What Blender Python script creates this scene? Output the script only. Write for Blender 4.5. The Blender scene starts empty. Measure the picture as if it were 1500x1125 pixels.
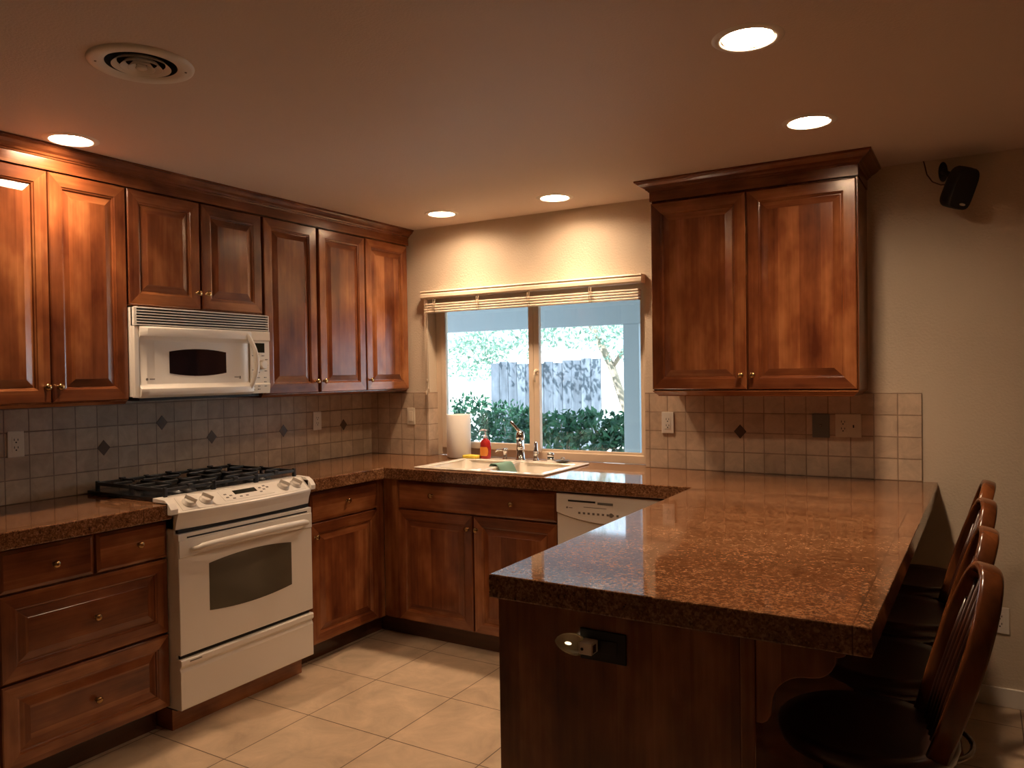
import bpy, bmesh, math, random
from mathutils import Vector, Matrix
C = bpy.context.scene.collection
PI = math.pi
random.seed(7)

# ------------------------------------------------------------------ camera
cam_d = bpy.data.cameras.new('camera')
cam = bpy.data.objects.new('camera', cam_d); C.objects.link(cam)
YAW, PIT, ROL, FPX = 0.53888, -0.01441, -0.01473, 1139.7
cyw, syw = math.cos(YAW), math.sin(YAW)
fw = Vector((-syw*math.cos(PIT), cyw*math.cos(PIT), math.sin(PIT)))
r0 = Vector((cyw, syw, 0)); u0 = r0.cross(fw)
rr = math.cos(ROL)*r0 + math.sin(ROL)*u0
uu = math.cos(ROL)*u0 - math.sin(ROL)*r0
M = Matrix((rr, uu, -fw)).transposed().to_4x4()
M.translation = Vector((3.639, -4.1592, 1.5505))
cam.matrix_world = M
cam_d.sensor_fit = 'HORIZONTAL'; cam_d.sensor_width = 36.0
cam_d.lens = FPX*36.0/1500.0
cam_d.clip_start = 0.05; cam_d.clip_end = 300
bpy.context.scene.camera = cam

# ------------------------------------------------------------------ light and exposure
vs = bpy.context.scene.view_settings
vs.view_transform = 'Standard'; vs.look = 'None'; vs.gamma = 1.0; vs.use_curve_mapping = False
vs.exposure = 0.4
SKY = 3.0            # daylight outside the window
CAN_W = 34.0         # each recessed lamp
LENS_L = 150.0        # radiance of each lit lens
CAN_COL = (1.0, 0.72, 0.48)
wd = bpy.data.worlds.new('daylight'); bpy.context.scene.world = wd; wd.use_nodes = True
bg = wd.node_tree.nodes['Background']
bg.inputs[0].default_value = (0.62, 0.84, 1.0, 1); bg.inputs[1].default_value = SKY
sun_d = bpy.data.lights.new('sun', 'SUN'); sun_d.energy = 13.0; sun_d.angle = 0.01; sun_d.color = (0.88, 0.96, 1.0)
sun = bpy.data.objects.new('sun', sun_d); C.objects.link(sun)
sun.rotation_euler = (math.radians(38), math.radians(-22), 0)   # high, from behind the house onto the garden

# ------------------------------------------------------------------ materials
def nt(name):
    m = bpy.data.materials.new(name); m.use_nodes = True
    n = m.node_tree.nodes; l = m.node_tree.links
    return m, n, l, n['Principled BSDF']
def plain(name, col, rough=0.5, metal=0.0, **kw):
    m, n, l, b = nt(name)
    b.inputs['Base Color'].default_value = (*col, 1); b.inputs['Roughness'].default_value = rough
    b.inputs['Metallic'].default_value = metal
    for k, v in kw.items(): b.inputs[k].default_value = v
    # faint procedural unevenness so that no surface is perfectly flat in tone
    t = n.new('ShaderNodeTexCoord'); ns = n.new('ShaderNodeTexNoise'); ns.inputs['Scale'].default_value = 30
    mr = n.new('ShaderNodeMapRange'); mr.inputs[3].default_value = max(0.02, rough-0.008); mr.inputs[4].default_value = rough+0.008
    l.new(t.outputs['Object'], ns.inputs['Vector']); l.new(ns.outputs[0], mr.inputs[0]); l.new(mr.outputs[0], b.inputs['Roughness'])
    return m
def ramp(n, stops):
    r = n.new('ShaderNodeValToRGB'); e = r.color_ramp.elements
    e[0].position, e[0].color = stops[0][0], (*stops[0][1], 1)
    e[1].position, e[1].color = stops[-1][0], (*stops[-1][1], 1)
    for p, c in stops[1:-1]:
        x = e.new(p); x.color = (*c, 1)
    return r
def mth(n, l, op, a, b=None, c=None):
    m = n.new('ShaderNodeMath'); m.operation = op
    for i, v in enumerate((a, b, c)):
        if v is None: continue
        if isinstance(v, (int, float)): m.inputs[i].default_value = v
        else: l.new(v, m.inputs[i])
    return m.outputs[0]
def wood(name, dark, mid, light, horiz=False, rough=0.23, plank=0.095, spec=0.5):
    m, n, l, b = nt(name)
    t = n.new('ShaderNodeTexCoord'); oi = n.new('ShaderNodeObjectInfo')
    off = n.new('ShaderNodeVectorMath'); off.operation = 'MULTIPLY_ADD'
    cx = n.new('ShaderNodeCombineXYZ')
    for i in range(3): l.new(oi.outputs['Random'], cx.inputs[i])
    l.new(cx.outputs[0], off.inputs[0]); off.inputs[1].default_value = (13.7, 7.3, 21.1); l.new(t.outputs['Object'], off.inputs[2])
    mp = n.new('ShaderNodeMapping'); l.new(off.outputs[0], mp.inputs[0])
    mp.inputs['Scale'].default_value = (1.2, 1.2, 30) if horiz else (22, 22, 1.0)
    g = n.new('ShaderNodeTexNoise'); g.inputs['Scale'].default_value = 2.2; g.inputs['Detail'].default_value = 5; g.inputs['Roughness'].default_value = .6
    l.new(mp.outputs[0], g.inputs[0])
    mp2 = n.new('ShaderNodeMapping'); l.new(off.outputs[0], mp2.inputs[0])
    mp2.inputs['Scale'].default_value = (3, 3, 6) if horiz else (7, 7, 3.2)
    bl = n.new('ShaderNodeTexNoise'); bl.inputs['Scale'].default_value = 1.3; bl.inputs['Detail'].default_value = 3
    l.new(mp2.outputs[0], bl.inputs[0])
    sp = n.new('ShaderNodeSeparateXYZ'); l.new(off.outputs[0], sp.inputs[0])
    if horiz: co = sp.outputs[2]
    else: co = mth(n, l, 'ADD', sp.outputs[0], sp.outputs[1])
    fl = mth(n, l, 'FLOOR', mth(n, l, 'DIVIDE', co, plank))
    wn = n.new('ShaderNodeTexWhiteNoise'); wn.noise_dimensions = '1D'; l.new(fl, wn.inputs['W'])
    s = mth(n, l, 'MULTIPLY', g.outputs[0], 0.30)
    s = mth(n, l, 'MULTIPLY_ADD', bl.outputs[0], 0.74, s)
    s = mth(n, l, 'MULTIPLY_ADD', wn.outputs[0], 0.22, s)
    rp = ramp(n, [(0.38, dark), (0.63, mid), (0.86, light)])
    l.new(s, rp.inputs[0]); l.new(rp.outputs[0], b.inputs['Base Color'])
    b.inputs['Roughness'].default_value = rough; b.inputs['Specular IOR Level'].default_value = spec
    if rough < .5: b.inputs['Coat Weight'].default_value = .25; b.inputs['Coat Roughness'].default_value = .16
    return m
W_D, W_M, W_L = (0.078, 0.0178, 0.0068), (0.192, 0.056, 0.0180), (0.345, 0.130, 0.044)
WV = wood('stained_maple_upright', W_D, W_M, W_L)
WH = wood('stained_maple_level', W_D, W_M, W_L, horiz=True)
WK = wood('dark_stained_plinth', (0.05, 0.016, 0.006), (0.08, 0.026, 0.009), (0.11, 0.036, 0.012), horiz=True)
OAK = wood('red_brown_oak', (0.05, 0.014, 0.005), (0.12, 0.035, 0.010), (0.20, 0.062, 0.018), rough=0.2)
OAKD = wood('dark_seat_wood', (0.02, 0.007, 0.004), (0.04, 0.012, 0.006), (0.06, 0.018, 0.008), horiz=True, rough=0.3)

def granite():
    m, n, l, b = nt('polished_brown_granite')
    t = n.new('ShaderNodeTexCoord')
    v1 = n.new('ShaderNodeTexVoronoi'); v1.inputs['Scale'].default_value = 205; l.new(t.outputs['Object'], v1.inputs['Vector'])
    v2 = n.new('ShaderNodeTexVoronoi'); v2.inputs['Scale'].default_value = 100; l.new(t.outputs['Object'], v2.inputs['Vector'])
    n1 = n.new('ShaderNodeTexNoise'); n1.inputs['Scale'].default_value = 75; n1.inputs['Detail'].default_value = 6; n1.inputs['Roughness'].default_value = .75
    l.new(t.outputs['Object'], n1.inputs['Vector'])
    mp = n.new('ShaderNodeMapping'); mp.inputs['Scale'].default_value = (2.0, 5.0, 4.0); l.new(t.outputs['Object'], mp.inputs[0])
    n2 = n.new('ShaderNodeTexNoise'); n2.inputs['Scale'].default_value = 1.4; n2.inputs['Detail'].default_value = 4; n2.inputs['Distortion'].default_value = .8
    l.new(mp.outputs[0], n2.inputs['Vector'])
    s1 = n.new('ShaderNodeSeparateColor'); l.new(v1.outputs['Color'], s1.inputs[0])
    s2 = n.new('ShaderNodeSeparateColor'); l.new(v2.outputs['Color'], s2.inputs[0])
    s = mth(n, l, 'MULTIPLY', s1.outputs[0], 0.28)
    s = mth(n, l, 'MULTIPLY_ADD', s2.outputs[1], 0.20, s)
    s = mth(n, l, 'MULTIPLY_ADD', n1.outputs[0], 0.34, s)
    s = mth(n, l, 'MULTIPLY_ADD', n2.outputs[0], 0.34, s)
    rp = ramp(n, [(0.30, (0.030, 0.013, 0.007)), (0.46, (0.110, 0.043, 0.017)), (0.60, (0.18, 0.075, 0.031)), (0.80, (0.32, 0.165, 0.080))])
    l.new(s, rp.inputs[0])
    # tight joints between the large granite slabs
    mp2 = n.new('ShaderNodeMapping'); mp2.inputs['Location'].default_value = (-2.79, 2.175, 0); l.new(t.outputs['Object'], mp2.inputs[0])
    br = n.new('ShaderNodeTexBrick'); br.offset = 0; br.squash = 1
    br.inputs['Scale'].default_value = 1; br.inputs['Brick Width'].default_value = .31*2; br.inputs['Row Height'].default_value = .795; br.inputs['Mortar Size'].default_value = .0016
    br.inputs['Mortar Smooth'].default_value = 0
    l.new(mp2.outputs[0], br.inputs[0])
    mx = n.new('ShaderNodeMix'); mx.data_type = 'RGBA'
    l.new(br.outputs['Fac'], mx.inputs[0]); l.new(rp.outputs[0], mx.inputs[6]); mx.inputs[7].default_value = (0.07, 0.03, 0.014, 1)
    l.new(mx.outputs[2], b.inputs['Base Color'])
    b.inputs['Roughness'].default_value = 0.06; b.inputs['IOR'].default_value = 1.58
    return m
GR = granite()

def tiles(name, axes, w, h, loc, c1, c2, mortar, msize=.004, rough=.55, bump=.25, cloud=.35, cscale=6.0):
    m, n, l, b = nt(name)
    t = n.new('ShaderNodeTexCoord'); gp = n.new('ShaderNodeNewGeometry'); sp = n.new('ShaderNodeSeparateXYZ'); l.new(gp.outputs['Position'], sp.inputs[0])
    cb = n.new('ShaderNodeCombineXYZ')
    l.new(mth(n, l, 'SUBTRACT', sp.outputs['XYZ'.index(axes[0])], loc[0]), cb.inputs[0])
    l.new(mth(n, l, 'SUBTRACT', sp.outputs['XYZ'.index(axes[1])], loc[1]), cb.inputs[1])
    # hand-cut edges wander a little
    br = n.new('ShaderNodeTexBrick'); br.offset = 0; br.squash = 1
    br.inputs['Scale'].default_value = 1; br.inputs['Brick Width'].default_value = w; br.inputs['Row Height'].default_value = h
    br.inputs['Mortar Size'].default_value = msize; br.inputs['Mortar Smooth'].default_value = .35
    br.inputs['Color1'].default_value = (*c1, 1); br.inputs['Color2'].default_value = (*c2, 1); br.inputs['Mortar'].default_value = (*mortar, 1)
    br.inputs['Bias'].default_value = 0
    l.new(cb.outputs[0], br.inputs[0])
    ns = n.new('ShaderNodeTexNoise'); ns.inputs['Scale'].default_value = cscale; ns.inputs['Detail'].default_value = 7; ns.inputs['Roughness'].default_value = .62
    ns.inputs['Distortion'].default_value = .6
    l.new(t.outputs['Object'], ns.inputs['Vector'])
    mr = n.new('ShaderNodeMapRange'); mr.inputs[1].default_value = .3; mr.inputs[2].default_value = .7
    mr.inputs[3].default_value = 1-cloud; mr.inputs[4].default_value = 1+cloud*.6; l.new(ns.outputs[0], mr.inputs[0])
    mx = n.new('ShaderNodeMix'); mx.data_type = 'RGBA'; mx.blend_type = 'MULTIPLY'; mx.inputs[0].default_value = 1
    l.new(br.outputs['Color'], mx.inputs[6])
    cc = n.new('ShaderNodeCombineColor')
    for i in range(3): l.new(mr.outputs[0], cc.inputs[i])
    l.new(cc.outputs[0], mx.inputs[7]); l.new(mx.outputs[2], b.inputs['Base Color'])
    b.inputs['Roughness'].default_value = rough
    hgt = mth(n, l, 'MULTIPLY_ADD', ns.outputs[0], .25, mth(n, l, 'SUBTRACT', 1.0, br.outputs['Fac']))
    bp = n.new('ShaderNodeBump'); bp.inputs['Strength'].default_value = bump; bp.inputs['Distance'].default_value = .004
    l.new(hgt, bp.inputs['Height']); l.new(bp.outputs[0], b.inputs['Normal'])
    return m
FT = tiles('beige_travertine_floor', 'XY', .465, .465, (1.008-.465*10, -1.614-.465*20), (0.50, 0.355, 0.23), (0.56, 0.41, 0.27), (0.10, 0.055, 0.030), msize=.003, rough=.38, bump=.12, cloud=.28, cscale=5)
TL = tiles('tumbled_tile_left_shaded', 'YZ', .1045, .1045, (-40*.1045+.007, 1.006), (0.40, 0.285, 0.19), (0.50, 0.37, 0.255), (0.25, 0.17, 0.115), msize=.003, bump=.9, cloud=.22, cscale=14)  # back wall's tile with the shade under the cabinets darkened into its colour
TB = tiles('tumbled_tile_back', 'XZ', .1045, .1045, (3.4155-50*.1045, 1.006), (0.50, 0.36, 0.25), (0.60, 0.45, 0.32), (0.34, 0.23, 0.155), msize=.003, bump=.9, cloud=.22, cscale=14)

def plaster(name, col, scale=140, strength=.25):
    m, n, l, b = nt(name)
    b.inputs['Base Color'].default_value = (*col, 1); b.inputs['Roughness'].default_value = .62
    t = n.new('ShaderNodeTexCoord'); ns = n.new('ShaderNodeTexNoise'); ns.inputs['Scale'].default_value = scale; ns.inputs['Detail'].default_value = 3
    l.new(t.outputs['Object'], ns.inputs['Vector'])
    bp = n.new('ShaderNodeBump'); bp.inputs['Strength'].default_value = strength; bp.inputs['Distance'].default_value = .004
    l.new(ns.outputs[0], bp.inputs['Height']); l.new(bp.outputs[0], b.inputs['Normal'])
    return m
WALLM = plaster('beige_textured_plaster', (0.60, 0.49, 0.365), 90, .6)
CEILM = plaster('ceiling_plaster', (0.64, 0.52, 0.44), 120, .3)
WHITE = plain('warm_white_enamel', (0.76, 0.70, 0.62), .28)
WHITEP = plain('white_plastic', (0.74, 0.68, 0.60), .35)
IVORY = plain('ivory_plastic', (0.70, 0.60, 0.46), .4)
SINKM = plain('cream_enamel', (0.80, 0.73, 0.63), .12)
TRIMW = plain('white_trim_paint', (0.75, 0.70, 0.62), .4)
BLACK = plain('black_enamel', (0.010, 0.010, 0.011), .16)
IRON = plain('cast_iron', (0.014, 0.014, 0.015), .38)
DARK = plain('dark_recess', (0.008, 0.006, 0.005), .6)
BLKP = plain('matte_black_plastic', (0.004, 0.004, 0.004), .55)
GREYM = plain('grey_plate', (0.16, 0.155, 0.14), .4)
GLASSD = plain('dark_microwave_glass', (0.006, 0.006, 0.010), .06)
OVENG = plain('brown_oven_glass', (0.10, 0.085, 0.058), .12)
LCD = plain('dark_display', (0.012, 0.016, 0.010), .10)
INK = plain('grey_print', (0.16, 0.13, 0.11), .5)
BRASS = plain('antique_brass', (0.42, 0.26, 0.11), .25, 1.0)
CHROME = plain('chrome', (0.75, 0.74, 0.73), .08, 1.0)
RINGM = plain('dark_bronze_ring', (0.20, 0.16, 0.13), .22, 1.0)
SCREW = plain('dull_screw', (0.25, 0.22, 0.18), .4, 1.0)
FRAMEM = plain('almond_window_frame', (0.62, 0.49, 0.36), .4)
BLINDM = plain('cream_blind_slats', (0.72, 0.58, 0.42), .45)
CORDM = plain('blind_cord', (0.45, 0.33, 0.22), .7)
DIAM = plain('rust_brown_inset_tile', (0.07, 0.035, 0.018), .35)
PAPER = plain('paper_towel', (0.82, 0.78, 0.73), .9)
SPONGE = plain('yellow_sponge', (0.72, 0.52, 0.06), .9)
SOAPM = plain('red_soap', (0.50, 0.03, 0.03), .12, **{'Transmission Weight': .25})
SOAPL = plain('orange_label', (0.75, 0.25, 0.04), .4)
CLEARP = plain('clear_pump_plastic', (0.72, 0.62, 0.60), .2, **{'Transmission Weight': .4})
CLOTH = plain('green_dish_cloth', (0.16, 0.28, 0.22), .95)
POSTM = plain('grey_patio_paint', (0.29, 0.32, 0.335), .7)
SOFFM = plain('grey_soffit', (0.37, 0.41, 0.43), .8)
SOILM = plain('pale_gravel', (0.62, 0.58, 0.52), .9)
BARK = plain('pale_bark', (0.36, 0.28, 0.20), .9)
GLAREM = plain('pale_glare', (0.75, 0.74, 0.70), .9)
FENCEM = wood('weathered_fence', (0.075, 0.083, 0.095), (0.125, 0.138, 0.158), (0.20, 0.217, 0.234), rough=.85, plank=.14)
def leafmat(name, c1, c2):
    m, n, l, b = nt(name)
    t = n.new('ShaderNodeTexCoord'); ns = n.new('ShaderNodeTexNoise'); ns.inputs['Scale'].default_value = 9
    l.new(t.outputs['Object'], ns.inputs['Vector'])
    rp = ramp(n, [(.35, c1), (.65, c2)]); l.new(ns.outputs[0], rp.inputs[0]); l.new(rp.outputs[0], b.inputs['Base Color'])
    b.inputs['Roughness'].default_value = .4
    tr = n.new('ShaderNodeBsdfTranslucent'); l.new(rp.outputs[0], tr.inputs[0])
    mx = n.new('ShaderNodeMixShader'); mx.inputs[0].default_value = .3
    l.new(b.outputs[0], mx.inputs[1]); l.new(tr.outputs[0], mx.inputs[2]); l.new(mx.outputs[0], n['Material Output'].inputs[0])
    return m
LEAF = leafmat('dark_hedge_leaf', (0.016, 0.055, 0.036), (0.06, 0.17, 0.08))
LEAFT = leafmat('overlit_tree_leaf', (0.16, 0.28, 0.20), (0.40, 0.52, 0.40))  # paleness of leaves in strong, overexposed daylight put into the colour
def emit(name, col, s):
    m = bpy.data.materials.new(name); m.use_nodes = True; n = m.node_tree.nodes; l = m.node_tree.links
    n.remove(n['Principled BSDF']); e = n.new('ShaderNodeEmission'); e.inputs[0].default_value = (*col, 1); e.inputs[1].default_value = s
    l.new(e.outputs[0], n['Material Output'].inputs[0]); return m
LENS = emit('lit_lamp_lens', CAN_COL, LENS_L)
NLIGHT = plain('ribbed_amber_lens', (0.62, 0.50, 0.32), .06, **{'Transmission Weight': .8, 'IOR': 1.2})
def paneglass():
    m = bpy.data.materials.new('window_glass'); m.use_nodes = True; n = m.node_tree.nodes; l = m.node_tree.links
    n.remove(n['Principled BSDF'])
    tr = n.new('ShaderNodeBsdfTransparent'); tr.inputs[0].default_value = (.94, .97, 1, 1); gl = n.new('ShaderNodeBsdfGlossy'); gl.inputs['Roughness'].default_value = .0
    f = n.new('ShaderNodeFresnel'); f.inputs[0].default_value = 1.45
    mx = n.new('ShaderNodeMixShader'); l.new(f.outputs[0], mx.inputs[0]); l.new(tr.outputs[0], mx.inputs[1]); l.new(gl.outputs[0], mx.inputs[2])
    l.new(mx.outputs[0], n['Material Output'].inputs[0]); return m
PANE = paneglass()

# ------------------------------------------------------------------ mesh helpers (all take world coordinates)
def thing(name, label, cat, loc=(0, 0, 0), group=None):
    o = bpy.data.objects.new(name, None); o.empty_display_size = .05; C.objects.link(o); o.location = loc
    o['label'] = label; o['category'] = cat
    if group: o['group'] = group
    return o
def tag(o, label, cat, group=None):
    o['label'] = label; o['category'] = cat
    if group: o['group'] = group
    return o
def wloc(o):
    v = Vector((0, 0, 0))
    while o is not None: v = v + Vector(o.location); o = o.parent
    return v
class MB:
    def __init__(s): s.b = bmesh.new()
    def face(s, pts, mat=0, smooth=False):
        f = s.b.faces.new([s.b.verts.new(p) for p in pts]); f.material_index = mat; f.smooth = smooth; return f
    def box(s, lo, hi, mat=0, rot=None, piv=None):
        x0, y0, z0 = lo; x1, y1, z1 = hi
        P = [Vector(p) for p in ((x0,y0,z0),(x1,y0,z0),(x1,y1,z0),(x0,y1,z0),(x0,y0,z1),(x1,y0,z1),(x1,y1,z1),(x0,y1,z1))]
        if rot is not None:
            pv = Vector(piv) if piv is not None else (Vector(lo)+Vector(hi))/2
            P = [rot @ (p-pv) + pv for p in P]
        v = [s.b.verts.new(p) for p in P]
        for f in ((0,3,2,1),(4,5,6,7),(0,1,5,4),(1,2,6,5),(2,3,7,6),(3,0,4,7)):
            q = s.b.faces.new([v[i] for i in f]); q.material_index = mat
        return s
    def loft(s, rings, close=True, caps=True, smooth=False, mat=0):
        R = [[s.b.verts.new(p) for p in r] for r in rings]
        for a, c in zip(R, R[1:]):
            k = len(a)
            for i in range(k if close else k-1):
                j = (i+1) % k
                try:
                    f = s.b.faces.new((a[i], a[j], c[j], c[i])); f.smooth = smooth; f.material_index = mat
                except ValueError: pass
        if caps:
            for r in (R[0], R[-1]):
                try: f = s.b.faces.new(r); f.material_index = mat
                except ValueError: pass
        return s
    def prism(s, pts, vec, mat=0, smooth=False):
        v = Vector(vec); return s.loft([[Vector(p) for p in pts], [Vector(p)+v for p in pts]], mat=mat, smooth=smooth)
    def lathe(s, prof, org, axis=(0,0,1), seg=24, caps=True, smooth=True, mat=0):
        ax = Vector(axis).normalized(); t = Vector((1,0,0)) if abs(ax.x) < .9 else Vector((0,1,0))
        e1 = ax.cross(t).normalized(); e2 = ax.cross(e1); o = Vector(org)
        rings = [[o + ax*h + (e1*math.cos(2*PI*i/seg)+e2*math.sin(2*PI*i/seg))*max(r, 1e-4) for i in range(seg)] for r, h in prof]
        return s.loft(rings, caps=caps, smooth=smooth, mat=mat)
    def tube(s, pts, rad, seg=10, mat=0, flat=None, up=None):
        P = [Vector(p) for p in pts]; rings = []
        prev = None
        for i, p in enumerate(P):
            d = (P[min(i+1, len(P)-1)] - P[max(i-1, 0)]).normalized()
            if up is not None: e1 = (Vector(up) - d*Vector(up).dot(d)).normalized()
            elif prev is None:
                t = Vector((0,0,1)) if abs(d.z) < .9 else Vector((1,0,0)); e1 = (t - d*t.dot(d)).normalized()
            else: e1 = (prev - d*prev.dot(d)).normalized()
            prev = e1; e2 = d.cross(e1)
            r = rad[i] if isinstance(rad, (list, tuple)) else rad
            k = flat or 1.0
            rings.append([p + e1*math.cos(2*PI*j/seg)*r + e2*math.sin(2*PI*j/seg)*r*k for j in range(seg)])
        return s.loft(rings, smooth=True, mat=mat)
def obj(name, mb, mats, parent=None, bevel=0, seg=2, sub=0, label=None, shade=False):
    b = mb.b if isinstance(mb, MB) else mb
    bmesh.ops.recalc_face_normals(b, faces=b.faces[:])
    off = wloc(parent) if parent is not None else Vector((0,0,0))
    if off.length: bmesh.ops.translate(b, verts=b.verts[:], vec=-off)
    me = bpy.data.meshes.new(name); b.to_mesh(me); b.free()
    for m in (mats if isinstance(mats, (list, tuple)) else [mats]): me.materials.append(m)
    o = bpy.data.objects.new(name, me); C.objects.link(o)
    if parent is not None: o.parent = parent
    if shade:
        for p in me.polygons: p.use_smooth = True
    if bevel:
        md = o.modifiers.new('bevel', 'BEVEL'); md.width = bevel; md.segments = seg; md.limit_method = 'ANGLE'; md.angle_limit = math.radians(35)
        md.harden_normals = False
    if sub:
        md = o.modifiers.new('sub', 'SUBSURF'); md.levels = sub; md.render_levels = sub
    if label: o['label'] = label
    return o
def struct(name, mb, mats, parent=None, bevel=0):
    o = obj(name, mb, mats, parent, bevel)
    if parent is None: o['kind'] = 'structure'
    return o
def copy_tree(o, parent=None):
    c = o.copy(); C.objects.link(c)
    if parent is not None: c.parent = parent
    for ch in list(o.children): copy_tree(ch, c)
    return c
def grid_slab(us, vs_, keep, to3, w0, w1, mb=None):
    """slab made of grid cells (us x vs_), cells chosen by keep(i,j); to3(u,v,w) gives the point"""
    mb = mb or MB(); V = {}
    def gv(i, j, k):
        if (i, j, k) not in V: V[(i, j, k)] = mb.b.verts.new(to3(us[i], vs_[j], (w0, w1)[k]))
        return V[(i, j, k)]
    nu, nv = len(us)-1, len(vs_)-1
    ok = lambda i, j: 0 <= i < nu and 0 <= j < nv and keep(i, j)
    for i in range(nu):
        for j in range(nv):
            if not ok(i, j): continue
            for k in (0, 1): mb.b.faces.new((gv(i,j,k), gv(i+1,j,k), gv(i+1,j+1,k), gv(i,j+1,k)))
            for a, b_, di, dj in (((i,j),(i+1,j),0,-1), ((i+1,j),(i+1,j+1),1,0), ((i+1,j+1),(i,j+1),0,1), ((i,j+1),(i,j),-1,0)):
                if not ok(i+di, j+dj): mb.b.faces.new((gv(*a,0), gv(*b_,0), gv(*b_,1), gv(*a,1)))
    return mb
# faces: L = on the left run looking along +x, B = on the back run looking along -y, E = end panel looking along -y
def LF(x0): return lambda u, z, w: (x0 + w, u, z)
def BF(y0): return lambda u, z, w: (u, y0 - w, z)

CEIL = 2.516; CT = 1.006; CTH = .0645
YB = -6.2; XR = 6.4                    # the room runs on behind the camera

# ------------------------------------------------------------------ room shell
struct('floor', MB().box((-.15, YB-.15, -.1), (XR+.15, .15, 0)), FT)
CANS = [(3.07, -1.84), (3.08, -.93), (.873, -.33), (1.64, -.325), (.51, -2.36)]
HOLES = [(x, y, .072) for x, y in CANS] + [(1.44, -2.672, .105)]
hx = sorted({round(v, 4) for x, y, k in HOLES for v in (x-k, x+k)}); hy = sorted({round(v, 4) for x, y, k in HOLES for v in (y-k, y+k)})
cu = [-.15] + hx + [XR+.15]; cv = [YB-.15] + hy + [.15]
def notcan(i, j):
    x, y = (cu[i]+cu[i+1])/2, (cv[j]+cv[j+1])/2
    return not any(abs(x-a) < k and abs(y-b) < k for a, b, k in HOLES)
struct('ceiling', grid_slab(cu, cv, notcan, lambda u, v, w: (u, v, w), CEIL, CEIL+.1), CEILM)
struct('wall_left', MB().box((-.15, YB-.15, 0), (0, .15, CEIL)), WALLM)
struct('wall_right', MB().box((XR, YB-.15, 0), (XR+.15, .15, CEIL)), WALLM)
struct('wall_front', MB().box((0, YB-.15, 0), (XR, YB, CEIL)), WALLM)
WX0, WX1, WZ0, WZ1 = .50, 2.03, CT-.0645, 2.06
struct('wall_back', grid_slab([0, WX0, WX1, XR], [0, WZ0, WZ1, CEIL], lambda i, j: not (i == 1 and j == 1), lambda u, v, w: (u, w, v), 0, .15), WALLM)
struct('baseboard_back', MB().box((3.45, -.014, 0), (XR, 0, .086)), TRIMW, bevel=.003)

# window frame, sashes, panes
wf = bpy.data.objects.new('window_1', None); C.objects.link(wf); wf.location = (1.27, .11, CT); wf['kind'] = 'structure'
FY0, FY1 = .085, .145
def frame(x0, x1, z0, z1, t, y0, y1, tb=None):
    tb = tb or t
    return grid_slab([x0, x0+t, x1-t, x1], [z0, z0+tb, z1-t, z1], lambda i, j: not (i == 1 and j == 1), lambda u, v, w: (u, w, v), y0, y1)
obj('window_frame', frame(WX0, WX1, CT, WZ1, .052, FY0+.012, FY1, .05), FRAMEM, wf, bevel=.004)
obj('sliding_sash', frame(.552, 1.262, CT+.05, WZ1-.052, .036, FY0-.004, FY0+.03, .045), FRAMEM, wf, bevel=.004)
obj('fixed_sash', frame(1.243, 1.978, CT+.045, WZ1-.052, .022, FY0+.034, FY0+.052, .02), FRAMEM, wf, bevel=.003)
mb = MB(); mb.box((1.262, FY0-.002, CT+.045), (1.300, FY0+.034, WZ1-.052)); obj('meeting_rail', mb, FRAMEM, wf, bevel=.004)
obj('pane', MB().box((.588, FY0+.008, CT+.095), (1.226, FY0+.012, WZ1-.088)), PANE, wf)
obj('pane', MB().box((1.265, FY0+.040, CT+.065), (1.956, FY0+.044, WZ1-.074)), PANE, wf)
mb = MB(); mb.lathe([(.011, 0), (.012, .008), (.008, .014)], (1.281, FY0, 1.56), (0, -1, 0), 16)
mb.tube([(1.281, FY0-.014, 1.565), (1.279, FY0-.026, 1.55), (1.276, FY0-.022, 1.51), (1.277, FY0-.012, 1.49)], [.006, .007, .006, .004], 8)
obj('sash_lock', mb, IVORY, wf, label='cream sash lock')

# tile backsplashes and the rust insets
BT = 1.427
bs = thing('tile_backsplash', 'tumbled cream tile backsplash on the wall behind the white range', 'backsplash', (0, -1.4, CT))
obj('tile_field', MB().box((.001, -3.4, CT+.0008), (.010, -.001, 1.43)), TL, bs)
def diamond(par, c, facing, s=.033):
    m = MB(); k = s*1.15
    if facing == 'L':
        p = [(.0095, c[0]-s, c[1]), (.0095, c[0], c[1]-k), (.0095, c[0]+s, c[1]), (.0095, c[0], c[1]+k)]; m.prism(p, (.0025, 0, 0))
    else:
        p = [(c[0]-s, -.0095, c[1]), (c[0], -.0095, c[1]-k), (c[0]+s, -.0095, c[1]), (c[0], -.0095, c[1]+k)]; m.prism(p, (0, -.0025, 0))
    obj('diamond_inset', m, DIAM, par, bevel=.0006, seg=1)
for y, z in ((-1.948, 1.217), (-1.633, 1.319), (-1.329, 1.221), (-.812, 1.218), (-.288, 1.221)): diamond(bs, (y, z), 'L')
bs2 = thing('tile_backsplash', 'narrow tumbled tile backsplash between the corner and the left side of the window', 'backsplash', (.25, 0, CT))
obj('tile_field', MB().box((.0105, -.010, CT+.0008), (WX0, -.001, BT)), TB, bs2)
obj('return_tile', MB().box((WX0+.0008, -.010, CT+.0008), (WX0+.008, FY0+.01, BT)), TB, bs2)
bs3 = thing('tile_backsplash', 'tumbled tile backsplash under the right wall cabinet beside the bar counter', 'backsplash', (2.7, 0, CT))
obj('tile_field', MB().box((2.031, -.010, CT+.0008), (3.414, -.001, BT)), TB, bs3)
diamond(bs3, (2.561, 1.222), 'B')

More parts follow.
